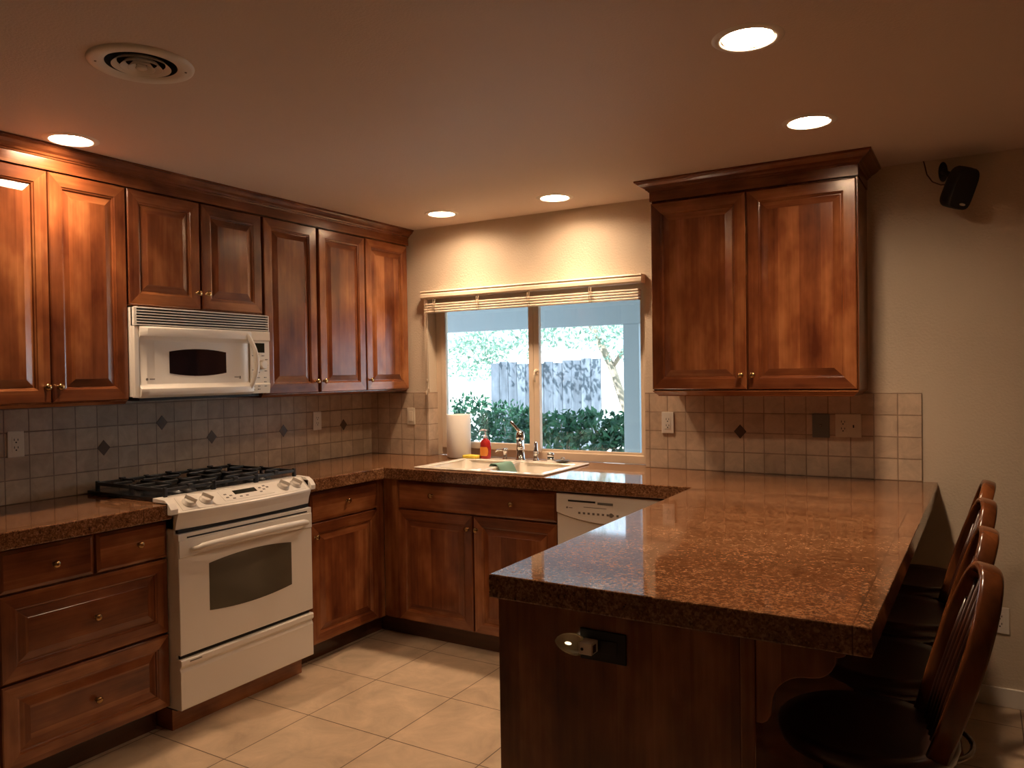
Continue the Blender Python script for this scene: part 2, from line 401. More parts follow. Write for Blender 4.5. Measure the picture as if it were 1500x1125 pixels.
# ------------------------------------------------------------------ cabinet doors, drawers and knobs
def ring_panel(mb, F, u0, u1, z0, z1, rings, back):
    """nested rectangular rings (inset, depth); stiles use upright grain, rails level grain"""
    def rect(i, d): return [F(u0+i, z0+i, d), F(u1-i, z0+i, d), F(u1-i, z1-i, d), F(u0+i, z1-i, d)]
    R = [[mb.b.verts.new(p) for p in rect(i, d)] for i, d in rings]
    for a, c in zip(R, R[1:]):
        for k in range(4):
            j = (k+1) % 4
            f = mb.b.faces.new((a[k], a[j], c[j], c[k])); f.material_index = 1 if k in (0, 2) else 0
    f = mb.b.faces.new(R[-1]); f.material_index = back
    f = mb.b.faces.new(R[0]); f.material_index = 0
T = .020
RAISED = [(0, 0), (0, T-.004), (.004, T), (.052, T), (.054, T-.003), (.060, T-.005), (.063, T-.011), (.066, T-.011), (.095, T-.002), (.097, T-.001)]
SLAB = [(0, 0), (0, T-.006), (.010, T-.002), (.013, T)]
def knob(par, F, u, z, w=T):
    o = Vector(F(u, z, w)); ax = Vector(F(u, z, w+1)) - o
    mb = MB().lathe([(.008, 0), (.008, .002), (.0045, .004), (.0045, .012), (.011, .016), (.0145, .020), (.0145, .023), (.010, .027), (.004, .0285)], o, ax, 18)
    return obj('knob', mb, BRASS, par)
def door(par, F, u0, u1, z0, z1, kn=None, g=.0025):
    mb = MB(); ring_panel(mb, F, u0+g, u1-g, z0+g, z1-g, RAISED, 0)
    d = obj('door', mb, [WV, WH], par)
    if kn: knob(d, F, *kn)
    return d
def drawer(par, F, u0, u1, z0, z1, kn=(), raised=False, g=.0025, name='drawer'):
    mb = MB(); ring_panel(mb, F, u0+g, u1-g, z0+g, z1-g, RAISED if raised else SLAB, 1)
    d = obj(name, mb, [WV, WH], par)
    for k in kn: knob(d, F, *k)
    return d

# wall cabinets on the left run
XU = .333; F = LF(XU)
ZU0, ZU1 = 1.452, 2.412
def wallcab(name_label, y0, y1, z0, rail=True):
    t = thing('wall_cabinet', name_label, 'cabinet', (0.17, (y0+y1)/2, z0), 'stained maple wall cabinets')
    obj('carcass', MB().box((.002, y0+.0005, z0-.004), (XU, y1-.0005, ZU1+.05)), [WV], t)
    if rail:
        obj('light_rail', MB().prism([(.04, y0+.001, z0-.004), (.04, y0+.001, z0-.016), (XU-.014, y0+.001, z0-.016), (XU-.004, y0+.001, z0-.004)], (0, y1-y0-.002, 0)), [WH], t)
    return t
cA = wallcab('tall double-door wall cabinet left of the microwave under the bright lamp', -2.73, -2.028, ZU0)
door(cA, F, -2.73, -2.372, ZU0, ZU1, (-2.398, 1.519)); door(cA, F, -2.372, -2.028, ZU0, ZU1, (-2.346, 1.519))
cB = wallcab('short double-door wall cabinet directly above the microwave', -2.028, -1.25, 1.884, rail=False)
door(cB, F, -2.024, -1.640, 1.884, ZU1, (-1.664, 1.965)); door(cB, F, -1.636, -1.254, 1.884, ZU1, (-1.610, 1.965))
cC = wallcab('tall double-door wall cabinet immediately right of the microwave', -1.25, -.434, ZU0)
door(cC, F, -1.245, -.852, ZU0, ZU1, (-.874, 1.519)); door(cC, F, -.836, -.436, ZU0, ZU1, (-.814, 1.519))
cD = wallcab('narrow single-door wall cabinet in the corner beside the window wall', -.434, -.003, ZU0)
door(cD, F, -.432, -.012, ZU0, ZU1, (-.408, 1.519))
cZ = wallcab('wall cabinet at the far left cut by the frame edge', -3.4, -2.73, ZU0)
door(cZ, F, -3.4, -3.066, ZU0, ZU1); door(cZ, F, -3.066, -2.732, ZU0, ZU1)

def crown_prof(o):      # (outward, z) from the cabinet face
    return [(-.03, ZU1+.003), (o*.06, ZU1+.003), (o*.06, 2.462), (o*.14, 2.464), (o*.17, 2.470), (o*.28, 2.472), (o*.34, 2.480), (o*.60, 2.488), (o*.80, 2.498), (o*.88, 2.506), (o, 2.507), (o, CEIL-.0005), (-.03, CEIL-.0005)]
t = thing('crown_moulding', 'long stained crown moulding along the ceiling over the left wall cabinets', 'moulding', (.35, -1.7, ZU1))
pr = [(XU+T+q[0], q[1]) for q in crown_prof(.052)]
obj('crown', MB().prism([(x, -3.4, z) for x, z in pr], (0, 3.397, 0)), [WH], t)

# right wall cabinet
CX0, CX1, YU = 2.206, 3.182, .335
t = thing('wall_cabinet', 'double-door wall cabinet on the right of the window above the bar counter', 'cabinet', (2.69, -.17, 1.445), 'stained maple wall cabinets')
F = BF(-YU)
obj('carcass', MB().box((CX0, -YU, 1.448), (CX1, -.001, ZU1+.05)), [WV], t, bevel=.002)
door(t, F, CX0-.002, 2.686, 1.452, 2.408, (2.660, 1.522)); door(t, F, 2.690, CX1-.004, 1.452, 2.408, (2.716, 1.522))
mb = MB(); c = .022
mb.loft([[(CX0+k, -YU+k-.016, z), (CX1-k, -YU+k-.016, z), (CX1-k, -.002, z), (CX0+k, -.002, z)] for k, z in ((.0, 1.448), (.0, 1.444), (c, 1.424), (c, 1.420))])
obj('light_rail', mb, [WH], t)
def crownU(x0, x1, yf, o):
    rings = []
    for w, z in crown_prof(o)[1:-1]:
        rings.append([(x0-w, -.001, z), (x0-w, -yf-w, z), (x1+w, -yf-w, z), (x1+w, -.001, z)])
    return MB().loft(rings)
t = thing('crown_moulding', 'short crown moulding with mitred ends on the right wall cabinet', 'moulding', (2.69, -.2, ZU1))
obj('crown', crownU(CX0, CX1, YU+T-.001, .065), [WH], t)

# ------------------------------------------------------------------ base cabinets
XB = .590; F = LF(XB); ZB0, ZB1 = .12, .930
def basecab(label, y0, y1):
    t = thing('base_cabinet', label, 'cabinet', (.3, (y0+y1)/2, 0), 'stained maple base cabinets')
    obj('carcass', MB().box((.002, y0, .11), (XB, y1, CT-CTH)), [WV], t)
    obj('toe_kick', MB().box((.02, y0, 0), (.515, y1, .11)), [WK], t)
    return t
tD = basecab('base cabinet with four drawers left of the white range', -2.722, -2.045)
drawer(tD, F, -2.716, -2.362, .770, .930, [(-2.52, .847)]); drawer(tD, F, -2.352, -2.014-.02, .770, .930, [(-2.172, .852)])
drawer(tD, F, -2.718, -2.034, .441, .766, [(-2.362, .600)], True); drawer(tD, F, -2.718, -2.034, .115, .437, [(-2.366, .270)], True)
tE = basecab('base cabinet at the far left cut by the frame edge', -3.4, -2.724)
door(tE, F, -3.06, -2.728, .115, .766); drawer(tE, F, -3.06, -2.728, .77, .93)
tS = basecab('narrow base cabinet with one drawer and door right of the range', -1.232, -.66)
obj('corner_filler', MB().box((.575, -.656, .112), (.600, -.588, .938)), [WV], tS)
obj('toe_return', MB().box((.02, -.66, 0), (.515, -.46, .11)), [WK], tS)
drawer(tS, F, -1.188, -.648, .768, .930, [(-.912, .851)]); door(tS, F, -1.188, -.652, .115, .764, (-1.158, .69))
# corner filler and sink base on the back run
YF = -.58; F = BF(YF)
t = thing('base_cabinet', 'sink base cabinet with false drawer and two doors under the window', 'cabinet', (1.2, -.3, 0), 'stained maple base cabinets')
obj('carcass', grid_slab([.612, .842, 1.683, 1.772], [YF, -.594, -.022, -.003][0:1]+[-.566, -.022, -.003], lambda i, j: not (i == 1 and j == 1), lambda u, v, w: (u, v, w), .11, CT-CTH), [WV], t)
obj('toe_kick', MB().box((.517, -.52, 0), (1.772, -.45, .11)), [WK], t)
obj('corner_stile', MB().box((.601, YF-.006, .115), (.712, YF, .938)), [WV], t, bevel=.002)
drawer(t, F, .716, 1.770, .768, .932, [(.968, .858), (1.500, .848)], name='false_drawer')
door(t, F, .716, 1.242, .115, .764, (1.214, .690)); door(t, F, 1.246, 1.770, .115, .764, (1.272, .690))
# peninsula
t = thing('peninsula_cabinet', 'wide wooden peninsula base with plain end panel under the bar counter', 'cabinet', (2.83, -1.5, 0))
obj('carcass', MB().box((2.536, -2.33, .11), (3.12, -.003, CT-CTH)), [WV], t)
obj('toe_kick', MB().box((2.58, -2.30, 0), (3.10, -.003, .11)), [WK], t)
obj('end_panel', MB().box((2.510, -2.362, .006), (3.166, -2.33, CT-CTH)), [WV], t, bevel=.003)
obj('bar_panel', MB().box((3.12, -2.33, 0), (3.16, -.003, CT-CTH)), [WV], t)
obj('corner_post', MB().box((3.166, -2.366, 0), (3.200, -2.29, CT-CTH)), [WV], t, bevel=.004)
for k, (u0, u1) in enumerate(((-2.32, -1.86), (-1.86, -1.40), (-1.40, -.94))):
    G = lambda u, z, w: (2.536 - w, u, z)
    drawer(t, G, u0, u1, .77, .93, [((u0+u1)/2, .85)]); door(t, G, u0, u1, .115, .764, (u1-.03, .69))
def corbel(y):
    P = [(3.200, .9415), (3.392, .9415), (3.392, .926), (3.378, .920)]
    for k in range(9):            # convex nose
        a = -.1 + k/8*(PI/2+.1); P.append((3.318+.054*math.cos(a), .915-.050*math.sin(a)))
    for k in range(1, 10):        # concave sweep
        a = k/9*PI/2; P.append((3.318-.082*math.sin(a), .865-.078*(1-math.cos(a))))
    P += [(3.234, .765), (3.226, .750), (3.214, .742), (3.200, .742)]
    return MB().prism([(x, y, z) for x, z in P], (0, .045, 0))
for y in (-2.360, -1.25): obj('corbel', corbel(y), [WV], t, bevel=.003)

# ------------------------------------------------------------------ granite worktops
us = [.002, .655, .857, 1.669, 2.498, 3.10, 3.447]; vv = [-2.391, -1.232, -.640, -.575, -.040, -.002]
def keep(i, j):
    if i == 0: return j >= 1                      # left run, from the range to the corner
    if i in (1, 2, 3) and j in (0, 1): return False
    if i == 2 and j == 3: return False            # sink opening
    return True
def bar(u, v, w):
    if u > 3.4: u = 3.4474 + (v+2.391)/2.389*.031
    return (u, v, w)
o = obj('countertop', grid_slab(us, vv, keep, bar, CT-CTH, CT), GR, None, bevel=.004)
tag(o, 'polished brown granite countertop running round the sink and out along the bar', 'countertop', 'granite countertops')
obj('alcove_sill', MB().box((WX0+.008, -.002, CT-.03), (WX1-.001, FY0+.011, CT)), GR, o)
o = obj('countertop', MB().box((.002, -3.4, CT-CTH), (.655, -2.040, CT)), GR, None, bevel=.004)
tag(o, 'shorter brown granite countertop over the drawers left of the range', 'countertop', 'granite countertops')

# ------------------------------------------------------------------ range
RY0, RY1 = -2.032, -1.252
def bow(y, y0=RY0, y1=RY1): s = (y-y0)/(y1-y0); return 1-(2*s-1)**2
t = thing('kitchen_range', 'white slide-in gas range with black grates between the base cabinets', 'range', (.34, -1.64, 0))
obj('body', MB().box((.035, RY0, .105), (.650, RY1, .955)), WHITE, t, bevel=.002)
obj('plinth', MB().box((.06, RY0+.01, 0), (.600, RY1-.01, .092)), [WH], t, label='brown wooden plinth')
obj('kick_gap', MB().box((.06, RY0+.012, .092), (.630, RY1-.012, .105)), DARK, t)
# cooktop
mb = MB().loft([[(.03, -2.046, z), (x1, -2.046, z), (x1+.012, -1.642, z), (x1, -1.238, z), (.03, -1.238, z)] for z, x1 in ((CT+.003, .598), (CT+.016, .602), (CT+.019, .598))])
obj('cooktop', mb, BLACK, t, bevel=.003)
# control panel: a bowed front carried across the width
NS = 17; rings = []
for k in range(NS):
    y = RY0 + (RY1-RY0)*k/(NS-1); b_ = bow(y)*.035
    rings.append([(.56, y, .89), (.660+b_*.6, y, .89), (.668+b_*.75, y, .925), (.680+b_, y, .957), (.681+b_, y, .966), (.676+b_, y, .970), (.612+.012*bow(y), y, 1.024), (.56, y, 1.028)])
obj('control_panel', MB().loft(rings), WHITE, t, bevel=.002)
for y0, y1 in ((-2.068, RY0), (RY1, -1.222)):
    obj('side_cap', MB().prism([(.56, y0, 1.010), (.664, y0, 1.010), (.640, y0, 1.024), (.56, y0, 1.028)], (0, y1-y0, 0)).prism([(.660, y0, .962), (.682, y0, .962), (.684, y0, .985), (.6645, y0, 1.0098), (.660, y0, 1.0098)], (0, y1-y0, 0)), WHITE, t, bevel=.0015)
def onpanel(y, s, h=0.0):       # s=0 lip edge, s=1 back edge
    b_ = bow(y)
    a = Vector((.676+.035*b_, y, .970)); c = Vector((.612+.012*b_, y, 1.024)); n_ = Vector((c.z-a.z, 0, -(c.x-a.x))).normalized()
    return a + (c-a)*s + n_*h, n_, (c-a).normalized()
def panel_patch(name, ya, yb, s0, s1, h, mat, par):
    R = []; n = 9
    for k in range(n):
        y = ya + (yb-ya)*k/(n-1)
        R.append([onpanel(y, s0, 0)[0], onpanel(y, s1, 0)[0], onpanel(y, s1, h)[0], onpanel(y, s0, h)[0]])
    return obj(name, MB().loft(R), mat, par)
panel_patch('knob_plate', -2.004, -1.280, .05, .97, .0014, WHITEP, t)
touch = panel_patch('touch_panel', -1.79, -1.50, .22, .92, .0022, WHITEP, t)
panel_patch('display', -1.715, -1.585, .55, .83, .003, LCD, touch)
for ya, s in ((-1.772, .62), (-1.772, .40), (-1.748, .50), (-1.742, .28), (-1.700, .34), (-1.665, .34), (-1.575, .42), (-1.565, .70), (-1.548, .55), (-1.535, .78), (-1.52, .66)):
    panel_patch('button', ya, ya+.014, s, s+.07, .0032, INK, touch)
for y in (-1.955, -1.872, -1.418, -1.330):
    c, n_, tdir = onpanel(y, .52)
    k = obj('knob', MB().lathe([(.031, 0), (.031, .004), (.026, .006), (.025, .016), (.020, .020)], c, n_, 24), WHITE, t)
    m = MB(); e2 = n_.cross(tdir)
    tdir2 = (tdir*.8 + e2*.6).normalized(); e3 = n_.cross(tdir2)
    m.loft([[c + n_*h + tdir2*a*L + e3*bb*w for a, bb in ((-1, -.6), (-1, .6), (1, .6), (1, -.6))] for h, L, w in ((.012, .026, .010), (.030, .027, .007), (.036, .024, .005))])
    obj('grip', m, WHITE, k, bevel=.002)
# vent slots, door, handle, window
obj('vent_gap', MB().box((.640, RY0+.008, .874), (.668, RY1-.008, .890)), DARK, t)
ch = MB()
ch.box((.648, RY0, .345), (.680, RY1, .872))
dr = obj('oven_door', ch, WHITE, t, bevel=.003)
obj('vent_slot', MB().box((.674, -1.99, .850), (.6806, -1.282, .857)), DARK, dr)
R = []
for k in range(NS):
    y = -2.030 + .776*k/(NS-1); b_ = bow(y)
    R.append([(.679, y, .765+.012*b_), (.679, y, .845), (.683+.004*b_, y, .843), (.684+.006*b_, y, .770+.012*b_)])
obj('door_header', MB().loft(R), WHITE, dr)
P = [( .690, -1.975, .800), (.716, -1.955, .806)] + [(.722+.030*bow(-1.94+.60*k/10, -1.94, -1.34), -1.94+.60*k/10, .812+.010*bow(-1.94+.6*k/10, -1.94, -1.34)) for k in range(11)] + [(.716, -1.315, .806), (.690, -1.290, .802)]
obj('handle', MB().tube(P, [.009, .012] + [.0145+.002*bow(k/10, 0, 1) for k in range(11)] + [.012, .009], 12, flat=.8), WHITE, dr)
top = [(-1.879+.486*k/12, .718+.018*bow(k/12, 0, 1)) for k in range(13)]; bot = [(-1.393-.486*k/12, .506-.018*bow(k/12, 0, 1)) for k in range(13)]
obj('oven_window', MB().prism([(.679, y, z) for y, z in top+bot], (.0022, 0, 0)), OVENG, dr)
obj('drawer_gap', MB().box((.640, RY0+.01, .322), (.662, RY1-.01, .345)), DARK, t)
R = []
for k in range(NS):
    y = RY0 + (RY1-RY0)*k/(NS-1); b_ = bow(y)*.004
    R.append([(.645, y, .106), (.676, y, .106), (.679, y, .110), (.679+b_, y, .270), (.672+b_, y, .286), (.684+b_, y, .300), (.684+b_, y, .322), (.678, y, .326), (.645, y, .326)])
obj('storage_drawer', MB().loft(R), WHITE, t, bevel=.002)
obj('badge', MB().box((.6845, -1.99, .311), (.6875, -1.93, .315)), INK, t)
# burners and grates
for x, y, r in ((.19, -1.86, .040), (.47, -1.86, .046), (.33, -1.64, .050), (.19, -1.42, .042), (.47, -1.42, .050)):
    b0 = obj('burner', MB().lathe([(r+.022, CT+.018), (r+.018, CT+.024), (r, CT+.026), (r, CT+.034), (r-.004, CT+.036)], (x, y, 0), (0, 0, 1), 28), IRON, t)
    obj('burner_cap', MB().lathe([(r-.006, CT+.036), (r-.004, CT+.040), (r-.008, CT+.044), (.004, CT+.045)], (x, y, 0), (0, 0, 1), 28), BLACK, b0)
def bar_(m, a, c, w=.0075, h=.008):
    a = Vector(a); c = Vector(c); d = (c-a).normalized(); s_ = d.cross(Vector((0,0,1))).normalized()
    m.loft([[p + s_*w - Vector((0,0,h)), p + s_*w*.8 + Vector((0,0,h)), p - s_*w*.8 + Vector((0,0,h)), p - s_*w - Vector((0,0,h))] for p in (a, c)])
GZ = CT + .050
for y0, y1 in ((-2.018, -1.770), (-1.764, -1.520), (-1.514, -1.266)):
    m = MB(); x0, x1, ym = .07, .575, (y0+y1)/2
    for a, c in (((x0, y0, GZ), (x1, y0, GZ)), ((x0, y1, GZ), (x1, y1, GZ)), ((x0, y0, GZ), (x0, y1, GZ)), ((x1, y0, GZ), (x1, y1, GZ)), ((.33, y0, GZ), (.33, y1, GZ))): bar_(m, a, c)
    for xc in (.19, .47):
        for dx, dy in ((1, 0), (-1, 0), (0, 1), (0, -1)):
            if dx: bar_(m, (xc+dx*.028, ym, GZ+.004), ((.33 if dx*(.33-xc) > 0 else (x1 if dx > 0 else x0)), ym, GZ+.004), .0065, .007)
            else: bar_(m, (xc, ym+dy*.028, GZ+.004), (xc, y1 if dy > 0 else y0, GZ+.004), .0065, .007)
    for x in (x0, .33, x1):
        for y in (y0, y1): m.box((x-.008, y-.008, CT+.017), (x+.008, y+.008, GZ+.013))
    for x in (x0, x1): m.box((x-.010, ym-.014, GZ-.004), (x+.010, ym+.014, GZ+.016))
    obj('grate', m, IRON, t, bevel=.003)

# ------------------------------------------------------------------ microwave
MY0, MY1, MX = -2.026, -1.252, .388
t = thing('microwave', 'white over-the-range microwave with curved handle and dark window', 'microwave', (.2, -1.64, 1.455))
obj('body', MB().box((.012, MY0, 1.466), (MX-.022, MY1, 1.872)), WHITE, t, bevel=.002)
obj('underside', MB().box((.06, MY0+.06, 1.446), (MX-.06, MY1-.02, 1.466)), DARK, t)
m = MB(); m.box((MX-.022, MY0, 1.790), (MX-.012, MY1, 1.872), 1); m.box((MX-.022, MY0, 1.790), (MX+.004, MY0+.012, 1.872)); m.box((MX-.022, MY1-.006, 1.790), (MX+.004, MY1, 1.872))
for k in range(7):
    z = 1.791 + k*.0128
    m.prism([(MX-.014, MY0+.01, z+.003), (MX+.006, MY0+.01, z), (MX+.006, MY0+.01, z+.0045), (MX-.014, MY0+.01, z+.0085)], (0, MY1-MY0-.014, 0))
obj('vent_grille', m, [WHITE, DARK], t)
obj('side_strip', MB().box((MX-.022, MY0, 1.462), (MX+.002, MY0+.022, 1.788)), WHITE, t, bevel=.002)
DY0, DY1 = MY0+.024, -1.386
def mwbow(y): return bow(y, DY0, MY1+.10)
R = []
for k in range(NS):
    y = DY0 + (DY1-DY0)*k/(NS-1); b_ = max(mwbow(y), 0)
    R.append([(MX-.020, y, 1.460), (MX+.002+.016*b_, y, 1.460), (MX+.010+.034*b_, y, 1.472), (MX+.012+.034*b_, y, 1.502), (MX+.004+.020*b_, y, 1.509), (MX-.002+.004*b_, y, 1.522),
              (MX-.002+.004*b_, y, 1.722), (MX+.004+.014*b_, y, 1.736), (MX+.008+.022*b_, y, 1.742), (MX+.008+.022*b_, y, 1.780), (MX+.004+.016*b_, y, 1.787), (MX-.020, y, 1.787)])
md = obj('door', MB().loft(R, smooth=True), WHITE, t, bevel=.0015)
def dface(y): return MX-.002+.004*max(mwbow(y), 0)
wy0, wy1 = -1.850, -1.530
top = [(wy0+(wy1-wy0)*k/12, 1.674+.014*bow(k/12, 0, 1)) for k in range(13)]; bot = [(wy1-(wy1-wy0)*k/12, 1.572-.014*bow(k/12, 0, 1)) for k in range(13)]
m = MB(); m.loft([[(dface(y)-.002, y, z) for y, z in top+bot], [(dface(y)+.0012, y, z) for y, z in top+bot]]); obj('window', m, GLASSD, md)
P = [(MX+.004, -1.412, 1.772)] + [(MX+.020+.040*bow(k/12, 0, 1), -1.408+.022*bow(k/12, 0, 1), 1.765-.290*k/12) for k in range(13)] + [(MX+.010, -1.412, 1.467)]
obj('handle', MB().tube(P, [.008]+[.0105+.003*bow(k/12, 0, 1) for k in range(13)]+[.008], 12), WHITE, md)
m = MB(); m.lathe([(.006, 0), (.006, .0012)], (dface(-1.965)-.0004, -1.965, 1.545), (1, 0, 0), 16); m.box((dface(-1.94)-.001, -1.952, 1.543), (dface(-1.94)+.0006, -1.926, 1.548))
m.box((dface(-1.46)-.001, -1.480, 1.548), (dface(-1.46)+.0006, -1.452, 1.552)); m.box((dface(-1.45)-.001, -1.449, 1.541), (dface(-1.45)+.0006, -1.441, 1.555))
obj('door_print', m, INK, md)
m = MB(); R = []
for k in range(7):
    y = DY1+.003 + (MY1-DY1-.003)*k/6; b_ = max(mwbow(y), 0)*.45
    R.append([(MX-.020, y, 1.462), (MX+.000+.02*b_, y, 1.462), (MX+.006+.02*b_, y, 1.51), (MX+.001+.02*b_, y, 1.516), (MX+.001+.02*b_, y, 1.735), (MX+.008+.02*b_, y, 1.742), (MX+.006+.02*b_, y, 1.787), (MX-.020, y, 1.787)])
cp = obj('control_panel', MB().loft(R), IVORY, t, bevel=.0015)
cx = MX+.0135
obj('display', MB().box((cx-.012, -1.362, 1.676), (cx-.003, -1.290, 1.726)), LCD, cp)
obj('dial', MB().lathe([(.025, 0), (.024, .020), (.019, .026)], (cx-.010, -1.306, 1.612), (1, 0, 0), 24), WHITE, cp)
for dy, z in ((-.045, 1.660), (-.012, 1.668), (.022, 1.660), (.046, 1.640), (.046, 1.610), (.040, 1.580), (-.045, 1.585), (-.01, 1.572), (-.045, 1.545), (-.01, 1.545), (.035, 1.545), (-.045, 1.522), (.035, 1.522), (-.045, 1.498), (-.01, 1.500), (.035, 1.500), (-.045, 1.482), (-.01, 1.484)):
    obj('button', MB().box((cx-.012, -1.320+dy-.007, z-.002), (cx-.004+(.003 if z < 1.512 else 0), -1.320+dy+.007, z+.002)), INK, cp)

# ------------------------------------------------------------------ dishwasher
DX0, DX1, DY = 1.778, 2.384, -.612
t = thing('dishwasher', 'white dishwasher with push buttons beside the sink cabinet', 'dishwasher', (2.08, -.3, 0))
obj('tub', MB().box((DX0+.003, -.580, .10), (DX1-.003, -.02, .932)), WHITE, t)
obj('toe_panel', MB().box((DX0+.003, -.54, 0), (DX1-.003, -.50, .10)), BLACK, t)
P = [(DX0, .932), (DX0, .832)] + [(DX0+.05+(DX1-DX0-.1)*k/12, .818-.030*bow(k/12, 0, 1)) for k in range(13)] + [(DX1, .832), (DX1, .932)]
dp = obj('control_panel', MB().prism([(x, DY-.012, z) for x, z in P], (0, .045, 0)), WHITE, t, bevel=.006)
P2 = [(DX0, .120), (DX1, .120), (DX1, .828)] + [(DX1-.05-(DX1-DX0-.1)*k/12, .814-.030*bow(k/12, 0, 1)) for k in range(13)] + [(DX0, .828)]
obj('door', MB().prism([(x, DY, z) for x, z in P2], (0, .030, 0)), WHITE, t, bevel=.003)
obj('inset', MB().prism([(x, DY-.0128, z) for x, z in [(DX0+.018, .905), (DX0+.012, .850)] + [(DX0+.03+.53*k/10, .838-.024*bow(k/10, 0, 1)) for k in range(11)] + [(DX1-.012, .850), (DX1-.018, .905)]], (0, .002, 0)), WHITEP, dp)
obj('vent_slot', MB().box((1.848, DY-.0142, .892), (2.000, DY-.011, .901)), DARK, dp)
obj('pull_slot', MB().box((2.012, DY-.0142, .886), (2.095, DY-.011, .898)), GREYM, dp)
m = MB()
for k in range(9): m.box((1.905+k*.026, DY-.0142, .833), (1.917+k*.026, DY-.011, .843))
m.lathe([(.005, 0), (.005, .003)], (1.842, DY-.0115, .861), (0, -1, 0), 14); m.box((1.852, DY-.0142, .859), (1.872, DY-.011, .862)); m.box((1.935, DY-.0142, .868), (2.06, DY-.011, .870))
m.lathe([(.011, 0), (.011, .003)], (2.085, DY-.0115, .838), (0, -1, 0), 14)
obj('button_row', m, INK, dp)

# ------------------------------------------------------------------ sink and the things round it
SX0, SX1, SY0, SY1, SZ = .838, 1.688, -.598, -.022, CT+.010
t = thing('kitchen_sink', 'cream double-bowl drop-in sink under the window', 'sink', (1.26, -.3, CT))
mb = grid_slab([SX0, SX0+.045, 1.235, 1.285, SX1-.045, SX1], [SY0, SY0+.045, SY1-.105, SY1], lambda i, j: not (i in (1, 3) and j == 1), lambda u, v, w: (u, v, w), CT+.0005, SZ)
obj('rim', mb, SINKM, t, bevel=.005, seg=3)
for x0, x1, dz in ((SX0+.044, 1.236, .19), (1.284, SX1-.044, .15)):
    m = MB(); y0, y1 = SY0+.044, SY1-.104
    def rr_(k, z):
        P = []; rad = .05
        for cx_, cy_, a0 in ((x1-k-rad, y1-k-rad, 0), (x0+k+rad, y1-k-rad, PI/2), (x0+k+rad, y0+k+rad, PI), (x1-k-rad, y0+k+rad, 1.5*PI)):
            for q in range(5): a = a0+q/4*PI/2; P.append((cx_+rad*math.cos(a), cy_+rad*math.sin(a), z))
        return P
    m.loft([rr_(-.006, CT+.004), rr_(-.002, CT-.005), rr_(.010, CT-dz+.03), rr_(.03, CT-dz), rr_(.10, CT-dz-.002)], caps=False, smooth=True)
    m.face(rr_(.10, CT-dz-.002))
    bw = obj('bowl', m, SINKM, t)
    obj('drain', MB().lathe([(.04, 0), (.042, .003), (.030, .003), (.028, .001)], ((x0+x1)/2, (y0+y1)/2, CT-dz-.002), (0, 0, 1), 20), CHROME, bw)
YD = -.066
t = thing('faucet', 'chrome single-lever kitchen faucet behind the sink', 'faucet', (1.245, YD, SZ))
obj('base', MB().lathe([(.034, 0), (.033, .006), (.026, .012), (.0255, .06), (.0235, .10), (.023, .120), (.024, .126)], (1.245, YD, SZ), (0, 0, 1), 24), CHROME, t)
obj('head', MB().lathe([(.024, .126), (.027, .132), (.0275, .150), (.024, .168), (.014, .180), (.004, .184)], (1.245, YD, SZ), (0, 0, 1), 24), CHROME, t)
obj('spout', MB().tube([(1.250, YD-.010, SZ+.095), (1.272, YD-.045, SZ+.122), (1.302, YD-.095, SZ+.130), (1.324, YD-.135, SZ+.112), (1.330, YD-.146, SZ+.085)], [.014, .0145, .014, .015, .016], 12), CHROME, t)
obj('lever', MB().tube([(1.243, YD, SZ+.172), (1.225, YD-.004, SZ+.192), (1.205, YD-.008, SZ+.215), (1.192, YD-.01, SZ+.232), (1.184, YD-.012, SZ+.236)], [.012, .009, .008, .011, .006], 12), CHROME, t)
t = thing('soap_dispenser', 'short chrome soap dispenser with sideways nozzle left of the faucet', 'soap dispenser', (1.135, YD, SZ))
obj('post', MB().lathe([(.019, 0), (.018, .004), (.013, .008), (.0125, .048), (.016, .052), (.016, .064), (.010, .069)], (1.135, YD, SZ), (0, 0, 1), 20), CHROME, t)
obj('nozzle', MB().tube([(1.135, YD, SZ+.058), (1.105, YD-.004, SZ+.058), (1.078, YD-.008, SZ+.054), (1.070, YD-.01, SZ+.046)], [.007, .006, .0055, .006], 10), CHROME, t)
t = thing('side_sprayer', 'slim chrome sprayer standing right of the faucet', 'sprayer', (1.352, YD, SZ))
obj('holder', MB().lathe([(.021, 0), (.020, .005), (.015, .009), (.0145, .045), (.017, .05)], (1.352, YD, SZ), (0, 0, 1), 20), CHROME, t)
obj('spray_head', MB().lathe([(.014, .05), (.0155, .06), (.011, .075), (.010, .110), (.006, .116)], (1.352, YD, SZ), (0, 0, 1), 16), CHROME, t)
t = thing('air_gap', 'stubby chrome air gap cap with dark band right of the sprayer', 'air gap', (1.452, YD, SZ))
obj('base', MB().lathe([(.022, 0), (.021, .018), (.020, .022)], (1.452, YD, SZ), (0, 0, 1), 20), CHROME, t)
obj('band', MB().lathe([(.0195, .022), (.0195, .032)], (1.452, YD, SZ), (0, 0, 1), 20), BLKP, t)
obj('cap', MB().lathe([(.021, .032), (.021, .048), (.016, .054), (.004, .055)], (1.452, YD, SZ), (0, 0, 1), 20), CHROME, t)
t = thing('sink_strainer', 'round metal sink strainer lying on the sink deck at its right end', 'strainer', (1.53, YD+.004, SZ))
obj('dish', MB().lathe([(.020, 0), (.036, .004), (.042, .010), (.044, .012), (.038, .011), (.018, .004)], (1.53, YD+.004, SZ), (0, 0, 1), 24), SCREW, t)
obj('knob', MB().lathe([(.006, .003), (.005, .016), (.012, .020), (.013, .025), (.005, .029)], (1.53, YD+.004, SZ), (0, 0, 1), 16), CHROME, t)
t = thing('soap_bottle', 'red dish soap bottle with clear pump beside the faucet', 'bottle', (.992, YD, SZ))
